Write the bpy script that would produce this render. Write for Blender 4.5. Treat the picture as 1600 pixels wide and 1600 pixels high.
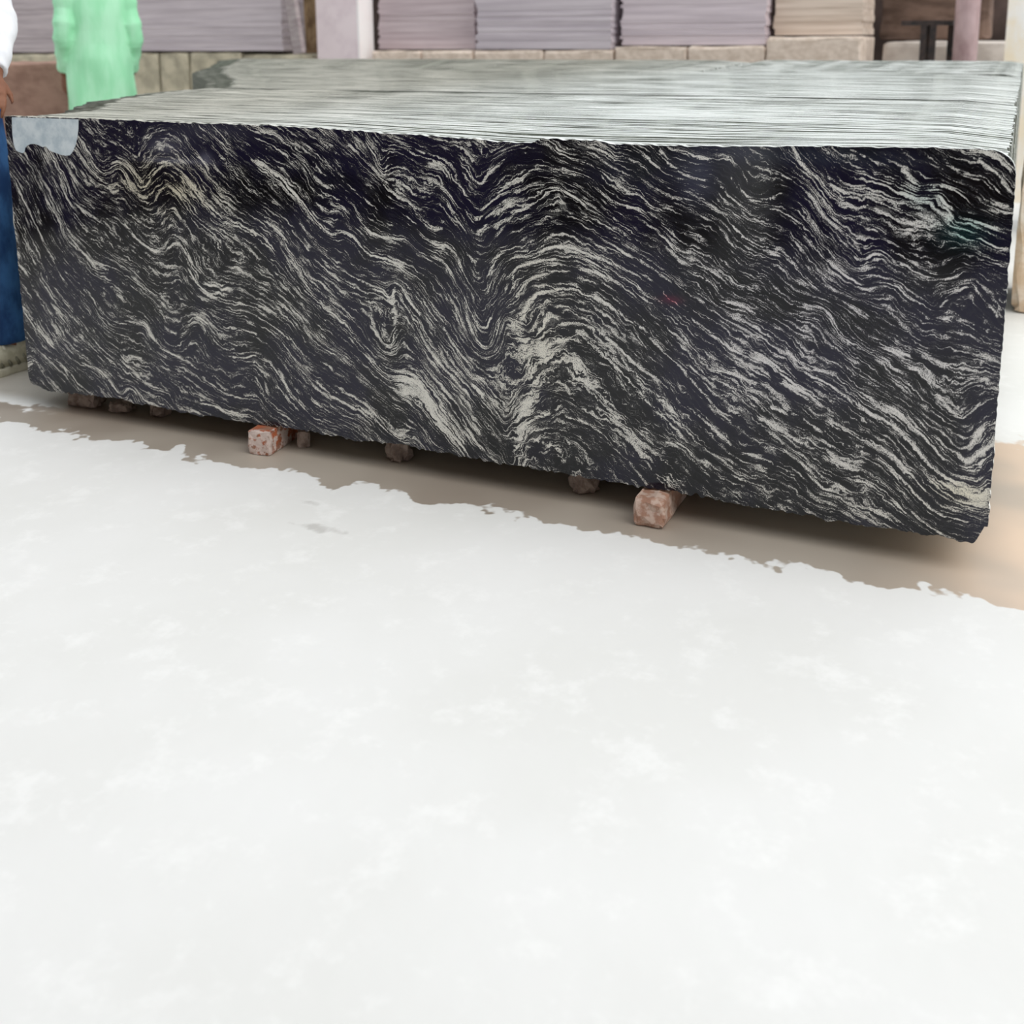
import bpy, bmesh, math, random
import numpy as np
from mathutils import Vector, Matrix

random.seed(7); rng = np.random.default_rng(7)
S = bpy.context.scene
for o in list(bpy.data.objects): bpy.data.objects.remove(o)

# ---------------------------------------------------------------- camera
cam = bpy.data.cameras.new('camera'); camo = bpy.data.objects.new('camera', cam)
S.collection.objects.link(camo); S.camera = camo
cam.sensor_fit = 'HORIZONTAL'; cam.sensor_width = 36
cam.lens = 1750 / 1600 * 36
cam.shift_y = -0.25
Rm = Matrix(((0.909451, -0.074744, 0.409038), (0.415766, 0.177933, -0.891896), (-0.006117, 0.9812, 0.192898)))
camo.matrix_world = Matrix.Translation((2.64248, -2.30906, 1.08326)) @ Rm.to_4x4()
cam.clip_start = 0.02; cam.clip_end = 500
cam.dof.use_dof = True; cam.dof.focus_distance = 2.6; cam.dof.aperture_fstop = 3.5

# ---------------------------------------------------------------- light, exposure
W = bpy.data.worlds.new('world'); S.world = W; W.use_nodes = True
bg = W.node_tree.nodes['Background']; bg.inputs[0].default_value = (0.93, 0.97, 1.0, 1); bg.inputs[1].default_value = 1.0
sun = bpy.data.lights.new('sun', 'SUN'); sun.energy = 1.3; sun.angle = math.radians(50); sun.color = (1, .96, .9)
suno = bpy.data.objects.new('sun', sun); S.collection.objects.link(suno)
suno.rotation_euler = Vector((.8, -.12, .95)).to_track_quat('Z', 'Y').to_euler()
vs = S.view_settings; S.display_settings.display_device = 'sRGB'
vs.view_transform = 'Standard'; vs.look = 'None'; vs.gamma = 1; vs.exposure = 0.17; vs.use_curve_mapping = False

# ---------------------------------------------------------------- helpers
C = S.collection
def srgb(r, g, b):
    f = lambda c: (c/255/12.92 if c/255 <= .04045 else ((c/255+.055)/1.055)**2.4)
    return (f(r), f(g), f(b), 1)
class NT:
    def __init__(s, name):
        s.m = bpy.data.materials.new(name); s.m.use_nodes = True; s.t = s.m.node_tree; s.n = s.t.nodes
        s.b = s.n['Principled BSDF']
    def new(s, k, **kw):
        n = s.n.new(k)
        for a, v in kw.items(): setattr(n, a, v)
        return n
    def link(s, a, b): s.t.links.new(a, b)
    def put(s, sock, v):
        if isinstance(v, bpy.types.NodeSocket): s.link(v, sock)
        else: sock.default_value = v
    def math(s, op, a, b=0.0, c=None):
        n = s.new('ShaderNodeMath', operation=op); s.put(n.inputs[0], a); s.put(n.inputs[1], b)
        if c is not None: s.put(n.inputs[2], c)
        return n.outputs[0]
    def vmath(s, op, a, b):
        n = s.new('ShaderNodeVectorMath', operation=op); s.put(n.inputs[0], a); s.put(n.inputs[1], b); return n.outputs[0]
    def pos(s): return s.new('ShaderNodeTexCoord').outputs['Object']
    def world(s): return s.new('ShaderNodeNewGeometry').outputs['Position']
    def attr(s, name): return s.new('ShaderNodeAttribute', attribute_name=name)
    def noise(s, vec, scale, detail=3, rough=.5, dist=0):
        n = s.new('ShaderNodeTexNoise'); s.put(n.inputs['Vector'], vec); s.put(n.inputs['Scale'], scale)
        n.inputs['Detail'].default_value = detail; n.inputs['Roughness'].default_value = rough; n.inputs['Distortion'].default_value = dist
        return n.outputs[0]
    def smooth(s, v, a, b):
        n = s.new('ShaderNodeMapRange', interpolation_type='SMOOTHSTEP'); s.put(n.inputs[0], v); s.put(n.inputs[1], a); s.put(n.inputs[2], b); return n.outputs[0]
    def mix(s, f, a, b):
        n = s.new('ShaderNodeMix', data_type='RGBA'); s.put(n.inputs[0], f); s.put(n.inputs[6], a); s.put(n.inputs[7], b); return n.outputs[2]
    def bump(s, h, strength=.3, dist=.01):
        n = s.new('ShaderNodeBump'); s.put(n.inputs['Height'], h); n.inputs['Strength'].default_value = strength; n.inputs['Distance'].default_value = dist
        s.link(n.outputs[0], s.b.inputs['Normal'])
    def scale(s, vec, x, y, z): return s.vmath('MULTIPLY', vec, (x, y, z))
    def set(s, color=None, rough=None, spec=None, **kw):
        if color is not None: s.put(s.b.inputs['Base Color'], color)
        if rough is not None: s.put(s.b.inputs['Roughness'], rough)
        if spec is not None: s.b.inputs['Specular IOR Level'].default_value = spec
        return s.m

def simple(name, c1, c2, sc=(8, 8, 8), rough=.8, bump=.2, detail=4, lo=.35, hi=.65, bd=.01, spec=.3):
    t = NT(name); v = t.scale(t.pos(), *sc); n = t.noise(v, 1, detail, .6)
    t.set(t.mix(t.smooth(n, lo, hi), c1, c2), rough, spec)
    if bump: t.bump(n, bump, bd)
    return t.m

def link(name, me, mats=(), parent=None, loc=None, smooth=False, kind=None):
    o = bpy.data.objects.new(name, me); C.objects.link(o)
    for m in mats: me.materials.append(m)
    if smooth:
        for p in me.polygons: p.use_smooth = True
    if parent: o.parent = parent
    if loc is not None: o.location = loc
    if kind: o['kind'] = kind
    return o
def frombm(name, bm, mats=(), parent=None, loc=None, smooth=False, kind=None):
    me = bpy.data.meshes.new(name); bm.to_mesh(me); bm.free()
    return link(name, me, mats, parent, loc, smooth, kind)
def tag(o, label=None, cat=None, group=None, kind=None):
    if label: o['label'] = label
    if cat: o['category'] = cat
    if group: o['group'] = group
    if kind: o['kind'] = kind
    return o
def empty(name, loc=(0, 0, 0), rz=0):
    o = bpy.data.objects.new(name, None); C.objects.link(o); o.location = loc; o.rotation_euler.z = rz; o.empty_display_size = .1
    return o
def box(bm, x0, x1, y0, y1, z0, z1, mi=0, M=None, jit=0):
    P = [(x0,y0,z0),(x1,y0,z0),(x1,y1,z0),(x0,y1,z0),(x0,y0,z1),(x1,y0,z1),(x1,y1,z1),(x0,y1,z1)]
    P = [Vector(p)+Vector((random.uniform(-jit,jit) for _ in range(3))) if jit else Vector(p) for p in P]
    if M is not None: P = [M @ p for p in P]
    v = [bm.verts.new(p) for p in P]
    for f in ((0,3,2,1),(4,5,6,7),(0,1,5,4),(1,2,6,5),(2,3,7,6),(3,0,4,7)):
        fc = bm.faces.new([v[i] for i in f]); fc.material_index = mi
    return v
def rough_block(name, sx, sy, sz, mats, parent=None, bev=.012, jit=.006, cuts=2, seed=0):
    """irregular, bevelled stone / brick block with its origin at the base centre"""
    r = random.Random(seed); bm = bmesh.new(); bmesh.ops.create_cube(bm, size=1)
    for v in bm.verts: v.co = Vector((v.co.x*sx, v.co.y*sy, (v.co.z+.5)*sz))
    bmesh.ops.bevel(bm, geom=bm.edges[:], offset=bev, segments=2, affect='EDGES', profile=.6)
    if cuts: bmesh.ops.subdivide_edges(bm, edges=[e for e in bm.edges if e.calc_length() > min(sx,sy,sz)*.5], cuts=cuts, use_grid_fill=True)
    for v in bm.verts: v.co += Vector((r.uniform(-jit,jit), r.uniform(-jit,jit), r.uniform(-jit,jit)*(v.co.z > sz*.1)))
    return frombm(name, bm, mats, parent, smooth=False)
def interp(x, pts): return np.interp(x, [p[0] for p in pts], [p[1] for p in pts])

# ================================================================ FLOOR
def floor_material():
    t = NT('yard_floor'); P = t.world()
    sep = t.new('ShaderNodeSeparateXYZ'); t.link(P, sep.inputs[0]); x, y = sep.outputs[0], sep.outputs[1]
    n1 = t.noise(P, 7.5, 3, .6); n2 = t.noise(P, 26, 2, .5); n3 = t.noise(P, 1.6, 3, .5)
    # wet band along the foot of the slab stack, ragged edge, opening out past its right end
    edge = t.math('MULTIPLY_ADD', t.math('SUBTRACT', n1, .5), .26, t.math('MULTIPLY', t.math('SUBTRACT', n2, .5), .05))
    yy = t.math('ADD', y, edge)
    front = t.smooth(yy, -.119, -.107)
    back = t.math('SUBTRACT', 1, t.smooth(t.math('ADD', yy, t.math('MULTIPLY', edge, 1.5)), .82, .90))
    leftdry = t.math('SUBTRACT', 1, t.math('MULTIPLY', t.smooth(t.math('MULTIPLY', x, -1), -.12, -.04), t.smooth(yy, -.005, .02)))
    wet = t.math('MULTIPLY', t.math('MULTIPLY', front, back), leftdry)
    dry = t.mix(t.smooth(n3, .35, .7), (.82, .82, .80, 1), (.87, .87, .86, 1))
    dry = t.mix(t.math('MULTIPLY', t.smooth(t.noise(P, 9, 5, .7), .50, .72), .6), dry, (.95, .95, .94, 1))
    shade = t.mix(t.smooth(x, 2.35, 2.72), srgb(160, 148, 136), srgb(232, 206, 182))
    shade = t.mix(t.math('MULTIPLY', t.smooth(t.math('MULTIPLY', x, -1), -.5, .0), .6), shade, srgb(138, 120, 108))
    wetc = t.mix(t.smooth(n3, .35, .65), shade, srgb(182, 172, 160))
    backc = t.mix(t.smooth(t.noise(P, 3, 5, .6), .4, .7), srgb(178, 172, 162), srgb(196, 190, 180))
    dirty = t.math('MULTIPLY', t.smooth(y, .0, .1), t.math('SUBTRACT', 1, t.smooth(x, 2.5, 2.6)))
    dry = t.mix(dirty, dry, backc)
    # two small grey smudges on the white floor
    for (sx, sy, a, b) in ((1.267, -.354, .06, .018), (1.17, -.245, .03, .012)):
        d = t.math('ADD', t.math('POWER', t.math('DIVIDE', t.math('SUBTRACT', x, sx), a), 2), t.math('POWER', t.math('DIVIDE', t.math('SUBTRACT', y, sy), b), 2))
        d = t.math('ADD', d, t.math('MULTIPLY', t.math('SUBTRACT', n2, .5), 5))
        dry = t.mix(t.math('MULTIPLY', t.math('SUBTRACT', 1, t.smooth(d, -.3, 1.5)), .4), dry, srgb(150, 145, 138))
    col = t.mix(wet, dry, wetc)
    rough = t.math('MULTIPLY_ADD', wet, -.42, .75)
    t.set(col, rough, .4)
    t.bump(t.math('MULTIPLY', n2, t.math('SUBTRACT', 1.1, wet)), .25, .004)
    return t.m
bm = bmesh.new(); v = [bm.verts.new(p) for p in ((-14,-9,0),(14,-9,0),(14,16,0),(-14,16,0))]; bm.faces.new(v)
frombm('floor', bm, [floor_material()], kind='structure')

# ================================================================ FRONT SLAB
# foliation of the polished face: traced veins, "width_mm strength x,z x,z ..." in millimetres on the slab face
VEINS = """8 0.60 164,777 208,698 231,645 270,611 337,576
8 0.60 260,786 306,734 349,696 359,678 376,688
20 0.50 269,828 300,782 325,739 351,722 387,729 417,743 440,700 482,658 514,652 545,679 577,698 611,683 634,650 677,601 717,569 741,528
16 0.70 381,737 423,757 461,731 496,694 527,727 578,756 620,741 659,699 708,650 758,620 858,587 916,541
8 0.60 734,809 788,750 864,679
6 0.50 644,836 691,779 764,707 862,638
5 0.70 744,855 792,816
3 0.50 318,843 394,808 442,792 484,763
6 0.60 486,852 488,806 486,763
3 0.50 485,771 507,820 553,842 596,839
6 0.60 324,682 360,694 381,671 404,677
8 0.50 -7,758 49,699 80,646 107,564
6 0.50 -15,594 28,531 58,468 113,402
6 0.50 30,653 82,563 134,473 175,402
6 0.60 133,636 175,578 201,525 268,484 300,450 347,450
6 0.50 194,679 234,609 286,540 363,491
8 0.80 563,529 597,544 624,519 653,475 682,442 746,439
6 0.60 499,607 536,597 556,619 594,639 614,614
4 0.70 433,615 471,591
4 0.60 418,584 460,543 524,512
6 0.60 391,538 456,498 530,450
8 0.70 874,835 960,798 1010,764 1045,710 1079,696 1107,689 1137,667 1169,632 1214,611 1254,603 1298,603
16 0.90 879,767 931,740 974,706 1011,671 1038,637 1075,610 1097,600 1113,611 1140,603 1167,584 1194,559 1230,554 1266,544 1288,534
3 0.70 1032,701 1053,673 1081,659 1115,664
4 0.70 1047,745 1074,723 1099,724 1130,706 1157,687 1189,657
3 0.70 1135,843 1176,806 1211,776 1240,746 1262,701 1292,684 1314,654 1334,632 1360,606 1403,601 1434,580 1453,540
4 0.80 1199,834 1229,792 1246,754 1260,798
5 0.80 1281,740 1311,731 1333,709 1359,706 1388,708
8 0.80 1251,739 1266,717 1289,699 1315,688 1340,659 1366,637 1400,636
10 0.70 1314,665 1340,628 1369,602 1403,592
3 0.60 1292,825 1327,822 1356,812
10 0.80 1373,792 1412,784 1440,745 1473,712 1497,688 1519,697 1544,721 1580,752 1609,764
6 0.80 1424,800 1457,786 1487,758 1507,748 1523,771 1553,795 1580,813 1620,822
6 0.70 1497,631 1510,647 1539,671 1579,703
6 0.60 1477,675 1502,661 1527,678 1568,714
3 0.70 1419,694 1455,648 1480,599 1501,582
6 0.60 1525,534 1546,578 1567,595 1584,603 1608,616
8 0.60 1373,568 1416,545 1453,493 1469,451 1490,398
8 0.80 1131,501 1191,481 1237,466 1258,444 1266,480 1277,489 1308,452 1334,422
12 0.70 862,646 933,597 969,529 1001,473 1047,411
3 0.60 973,603 1019,554 1061,516 1107,482
6 0.50 937,568 993,506 1049,452 1122,393
6 0.50 875,851 952,832 1026,784 1081,747
6 0.50 972,854 1065,794 1145,726 1225,667
3 0.60 1584,681 1632,706 1664,725 1690,743 1721,737 1760,721 1787,708 1832,686 1870,656
10 0.80 1662,727 1690,743 1721,737 1760,716
3 0.70 1624,594 1656,619 1695,644 1729,643 1773,627 1826,617 1878,603 1915,585 1947,569 1966,556 2003,531 2038,517
6 0.70 1592,584 1643,588 1680,610 1722,616 1760,605 1811,591 1864,573 1916,552 1960,520 1996,502 2032,488 2056,479
3 0.80 1585,508 1591,551 1632,570 1680,584 1742,592 1803,576 1856,554 1904,529 1949,504
3 0.70 1594,486 1616,523 1656,545 1742,564 1788,563 1849,539 1909,508
8 0.80 1607,438 1632,482 1664,505 1742,519 1761,509 1804,498 1842,477 1865,460
6 0.70 1609,771 1656,795 1687,793 1733,784 1771,775 1802,744 1835,722 1876,713 1913,701 1949,675 1981,649 2028,636
3 0.80 1687,843 1718,819 1764,806 1801,791 1824,767 1861,747 1890,742 1920,715 1963,711 2015,697
3 0.80 1932,838 1953,814 1989,792 2031,781 2066,769 2083,752 2110,733 2145,706 2169,703
6 0.70 1953,846 1995,834 2051,825 2078,830 2098,817
4 0.80 2088,790 2110,760 2134,745 2167,747 2196,765
10 1.00 2098,685 2120,663 2147,651 2171,642 2192,633
4 0.80 1906,665 1950,647 1972,621
6 0.60 1760,685 1802,673 1855,650
6 0.70 2001,578 2037,567 2054,547 2080,524 2118,518 2150,503
3 0.60 2050,598 2085,578 2116,558 2148,551
3 0.60 1771,842 1801,836 1831,819 1875,811
3 0.60 1801,864 1845,847 1889,832 1932,804
6 0.70 2165,810 2198,798 2231,784 2265,746 2281,723 2308,699 2338,674 2357,656
9 1.00 2296,627 2335,595 2374,578 2398,591 2429,587 2455,566 2479,552 2511,532 2531,527
4 0.70 2168,730 2201,725 2231,700 2255,672 2283,634
3 0.70 2215,855 2245,810 2272,792 2296,754 2322,739
3 0.60 2241,845 2275,808 2301,777 2327,768 2358,767 2395,756
6 0.80 2289,769 2321,749 2347,740 2359,745 2371,748 2390,736 2417,725 2442,714 2463,719 2482,710 2493,714
3 0.70 2308,777 2339,763 2370,771 2401,762 2426,751
6 0.80 2329,855 2354,843 2379,832
24 0.58 2356,799 2387,794 2418,785 2448,778
10 0.80 2428,817 2453,797
8 0.70 2477,783 2506,791 2530,782 2548,770
14 0.80 2502,768 2514,750 2521,731
5 0.80 2503,843 2533,819 2568,806 2603,786
6 0.80 2564,781 2588,764 2622,760
3 0.70 2552,733 2582,723 2605,714
5 0.80 2576,695 2605,680 2628,676
3 0.80 2346,639 2365,624 2377,644 2401,653 2426,632 2451,628 2466,619 2502,619
4 0.70 2366,663 2387,674 2412,663 2440,649 2465,635
6 0.70 2364,696 2389,697 2414,683
5 0.90 2443,698 2466,711
3 0.70 2515,552 2531,579 2554,594 2567,602 2590,578 2621,543
3 0.70 2521,610 2540,618 2545,638 2568,644
6 0.60 2171,640 2200,644 2218,623 2246,591 2279,567 2312,552 2345,539 2377,518
7 0.90 2251,530 2284,529 2301,515 2322,479 2355,449
10 0.80 2538,863 2587,856 2622,829
4 0.70 2565,845 2601,816 2623,787
4 0.60 2552,529 2576,519 2600,508 2624,498
6 0.50 3,435 72,374 122,327 184,261
14 0.70 5,307 62,245 103,205
3 0.60 107,411 162,354 206,307 256,256 304,204 360,168
6 0.70 181,455 225,412 269,379 300,335 345,306 403,299 461,305 492,266 539,235 611,212 663,177 704,151 761,135 831,145
8 0.80 116,163 162,134 196,100 237,72
8 0.60 -3,134 32,148 60,122
8 0.70 222,161 282,149 337,104 359,82 397,116 422,81
8 0.70 406,164 457,133 529,120 561,90 633,73
12 0.90 629,109 694,96 747,88 796,86
6 0.70 425,411 468,382 499,349 534,307 572,289
8 0.80 631,476 660,435 702,412 756,435
8 0.60 691,408 754,400 847,397 907,380
4 0.70 589,309 653,337 682,296 716,255 779,245 838,260
6 0.60 528,429 573,433 590,455 610,431
28 0.65 377,198 384,170
3 0.70 385,189 410,205 440,205
6 0.60 268,484 302,464 360,460 416,437 470,409 514,392
6 0.60 738,325 790,325 842,318
12 0.60 581,258 607,306 653,341 678,331
16 0.70 1010,449 1057,417 1103,383 1140,350 1176,307 1212,267 1251,238
40 0.65 1261,248 1298,256 1333,240 1356,206 1377,167 1408,135 1443,99
36 0.58 1270,236 1288,218
8 0.70 1255,180 1301,165 1336,133 1362,99 1393,83
4 0.70 1282,457 1311,417 1345,356 1380,311 1423,271 1466,236 1508,202 1539,170
4 0.70 1344,455 1387,404 1433,349 1475,302 1514,267 1539,238
12 1.00 1481,256 1502,239
4 0.70 1387,242 1421,198 1464,139 1507,96
3 0.60 845,365 885,352 914,338 963,305 1005,271 1059,260 1087,243 1135,224
6 0.60 839,278 870,278 893,254 912,225 936,176
3 0.60 930,253 978,204 1009,165 1057,131
8 0.70 1075,177 1113,165 1161,154 1207,126 1244,106 1271,90
3 0.60 1027,210 1075,190 1143,186 1189,158 1226,126
14 0.60 1263,439 1265,375 1250,324
8 0.70 1197,376 1224,346 1254,325 1273,343
3 0.70 1271,102 1300,123 1291,138
6 0.70 1461,463 1473,405 1502,360 1523,352 1541,377 1549,428
6 0.70 1482,437 1496,415 1516,409 1536,458
3 0.60 835,198 857,157 875,120 922,104 971,84
3 0.60 838,251 898,224 955,161 1013,116 1072,107
26 0.61 1591,424 1615,373 1626,328 1636,274 1618,217 1606,167 1605,95
32 0.58 1664,452 1656,393 1664,348
3 0.80 1664,409 1704,433 1758,439 1805,421 1851,389 1897,352 1952,322 1990,283
3 0.80 1672,379 1715,399 1774,395 1821,363 1867,326 1905,286 1951,247 1996,209
36 0.54 1675,349 1715,350 1751,327 1783,285 1814,244 1853,208 1895,168 1931,131 1972,91
5 0.80 1720,212 1763,206 1807,186 1847,148 1886,113 1917,79
7 0.80 1642,201 1688,218 1707,245
4 0.70 1696,297 1720,285 1736,256 1768,237
12 0.60 1647,141 1696,133 1712,104
5 0.80 1858,466 1895,445 1921,422 1955,393 2000,357 2037,318 2074,279 2105,254
8 0.80 1968,499 2014,475 2064,444 2093,423 2128,406 2181,387
20 1.00 2160,402 2188,392 2229,360
7 0.80 2007,373 2026,361
4 0.60 2057,367 2106,363 2155,348
6 0.80 2009,278 2053,247 2092,216 2133,192 2189,179 2244,156
3 0.60 2048,161 2099,143 2142,120
3 0.60 1960,188 2000,184 2027,153 2064,122
6 0.60 1943,284 1980,251 2018,212 2033,196
6 0.50 1745,117 1793,77
12 0.90 2181,391 2229,357 2266,341 2293,320
9 0.80 2257,386 2308,367 2348,342 2394,313 2439,295 2472,265 2505,229 2531,203 2553,182 2585,167 2615,162
7 0.80 2184,301 2225,293 2259,283 2296,264 2343,243 2386,231 2425,216 2452,190 2485,160 2518,127 2549,116 2592,113
12 0.80 2312,284 2352,268 2404,248 2443,230 2476,197 2509,167
8 0.70 2186,266 2227,243 2264,224 2298,211 2342,196 2375,187
8 0.70 2309,205 2336,195
3 0.70 2257,187 2288,156 2309,133 2338,146 2355,131
3 0.70 2376,166 2405,161 2438,145 2475,110
4 0.70 2405,104 2438,96 2473,74
3 0.60 2488,112 2520,90 2545,80
4 0.70 2340,385 2386,356 2431,335 2466,312 2492,289 2518,263 2548,229
4 0.70 2463,420 2488,414 2527,365 2559,332 2579,335 2599,362
4 0.80 2516,440 2543,437 2566,446 2601,441
4 0.80 2530,411 2557,399 2583,415 2612,416
7 0.90 2587,276 2608,310
4 0.70 2567,256 2586,239 2602,258 2628,282
26 0.72 2544,194 2575,183 2606,163 2626,185
7 0.80 2581,225 2605,225 2613,246 2626,262
4 0.60 2413,435 2465,387 2504,345 2555,311 2574,287
3 0.70 2220,426 2264,396 2300,394
9 0.80 2405,461 2437,451 2462,447
3 0.70 2086,339 2135,324 2184,301
6 0.60 1836,368 1882,336 1928,304 1988,252
3 0.60 1422,859 1488,854 1521,833"""
LEN, ZB, ZT, TH = 2.632, .070, .870, .020
TOP = [(0,.868),(.297,.869),(.672,.866),(.876,.867),(1.068,.864),(1.249,.857),(1.422,.853),(1.60,.846),(1.635,.848),(1.664,.857),(1.786,.857),(1.83,.851),(2.029,.852),(2.291,.862),(2.507,.866),(2.64,.867)]
BOT = [(0,.075),(.073,.062),(.162,.067),(.237,.071),(.358,.073),(.588,.067),(.72,.066),(.827,.070),(.971,.073),(1.167,.069),(1.262,.078),(1.407,.075),(1.58,.071),(1.871,.071),(2.05,.070),(2.329,.068),(2.558,.070),(2.64,.066)]

def build_fields():
    """solves for a foliation coordinate whose level lines follow the traced veins"""
    h = .006; nx, nz = int(LEN/h)+2, int((ZT+.01-ZB+.02)/h)+2; x0, z0 = -.006, ZB-.012
    acc = [np.zeros((nz, nx)) for _ in range(3)]
    polys = []
    for line in VEINS.strip().splitlines():
        t = line.split(); w = float(t[0])/1000; s = float(t[1]); P = np.array([[float(c) for c in a.split(',')] for a in t[2:]])/1000
        # resample with a light smoothing (Catmull-Rom)
        Q = []; E = np.vstack([2*P[0]-P[1], P, 2*P[-1]-P[-2]])
        for i in range(1, len(E)-2):
            m = max(2, int(np.hypot(*(E[i+1]-E[i]))/.0015))
            for k in range(m):
                u = k/m; a, b, c, d = E[i-1], E[i], E[i+1], E[i+2]
                Q.append(.5*((2*b)+(c-a)*u+(2*a-5*b+4*c-d)*u*u+(3*b-a-3*c+d)*u**3))
        Q.append(P[-1]); Q = np.array(Q); polys.append((w, s, Q))
        D = np.gradient(Q, axis=0); D /= np.maximum(np.hypot(D[:,0], D[:,1]), 1e-9)[:,None]; D *= np.where(D[:,0] < 0, -1, 1)[:,None]
        i = np.clip(((Q[:,0]-x0)/h).astype(int), 0, nx-1); j = np.clip(((Q[:,1]-z0)/h).astype(int), 0, nz-1)
        np.add.at(acc[0], (j,i), D[:,0]*s); np.add.at(acc[1], (j,i), D[:,1]*s); np.add.at(acc[2], (j,i), s)
    def blur(A, sg):
        pad = int(3*sg/h)+1; B = np.pad(A, pad)
        fx = np.fft.fftfreq(B.shape[1]); fz = np.fft.fftfreq(B.shape[0]); s_ = sg/h
        G = np.exp(-2*np.pi**2*s_**2*(fx[None]**2+fz[:,None]**2))
        return np.fft.ifft2(np.fft.fft2(B)*G).real[pad:-pad, pad:-pad]
    dx = np.full((nz,nx), .8e-4); dz = np.full((nz,nx), -.6e-4)
    for sg, w in ((.009, 1), (.025, .12), (.07, .01)):
        dx += w*blur(acc[0], sg); dz += w*blur(acc[1], sg)
    m = np.hypot(dx, dz)+1e-9; dx /= m; dz /= m
    cen = lambda A: .25*(A[1:,1:]+A[:-1,1:]+A[1:,:-1]+A[:-1,:-1])
    cx, cz = cen(dx), cen(dz); m = np.hypot(cx, cz)+1e-9; cx /= m; cz /= m
    def grad(F): 
        gx = .5*(F[1:,1:]-F[1:,:-1]+F[:-1,1:]-F[:-1,:-1])/h; gz = .5*(F[1:,1:]-F[:-1,1:]+F[1:,:-1]-F[:-1,:-1])/h
        return gx, gz
    def div(a, b):
        F = np.zeros((nz,nx)); a = a*.5/h; b = b*.5/h
        F[1:,1:] += a+b; F[1:,:-1] += -a+b; F[:-1,1:] += a-b; F[:-1,:-1] += -a-b
        return F
    w1, w2 = 1.0, .12
    def A(F):
        gx, gz = grad(F); al = (cx*gx+cz*gz)*w1; ac = (-cz*gx+cx*gz)*w2
        return div(al*cx-ac*cz, al*cz+ac*cx)+1e-3*F
    b = div(-cz*w2, cx*w2)
    X, Z = np.meshgrid(x0+h*np.arange(nx), z0+h*np.arange(nz))
    F = .6*X+.8*Z; F -= F.mean()
    r = b-A(F); p = r.copy(); rs = (r*r).sum()
    for k in range(1200):
        Ap = A(p); a = rs/(p*Ap).sum(); F += a*p; r -= a*Ap; rn = (r*r).sum()
        if rn < 1e-9*(b*b).sum(): break
        p = r+rn/rs*p; rs = rn
    gx, gz = grad(F); m = np.hypot(gx, gz); L = np.log2(np.clip(.9/np.maximum(m, .05), 1, 4)); L = np.pad(L, ((0,1),(0,1)), 'edge')
    L = np.clip(blur(L-L.mean(), .02)+L.mean(), 0, 2)
    return F, L, (x0, z0, h, nx, nz), polys

def bil(F, info, x, z):
    x0, z0, h, nx, nz = info
    u = np.clip((x-x0)/h, 0, nx-1.001); v = np.clip((z-z0)/h, 0, nz-1.001); i = u.astype(int); j = v.astype(int); u -= i; v -= j
    return (F[j,i]*(1-u)+F[j,i+1]*u)*(1-v)+(F[j+1,i]*(1-u)+F[j+1,i+1]*u)*v

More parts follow.
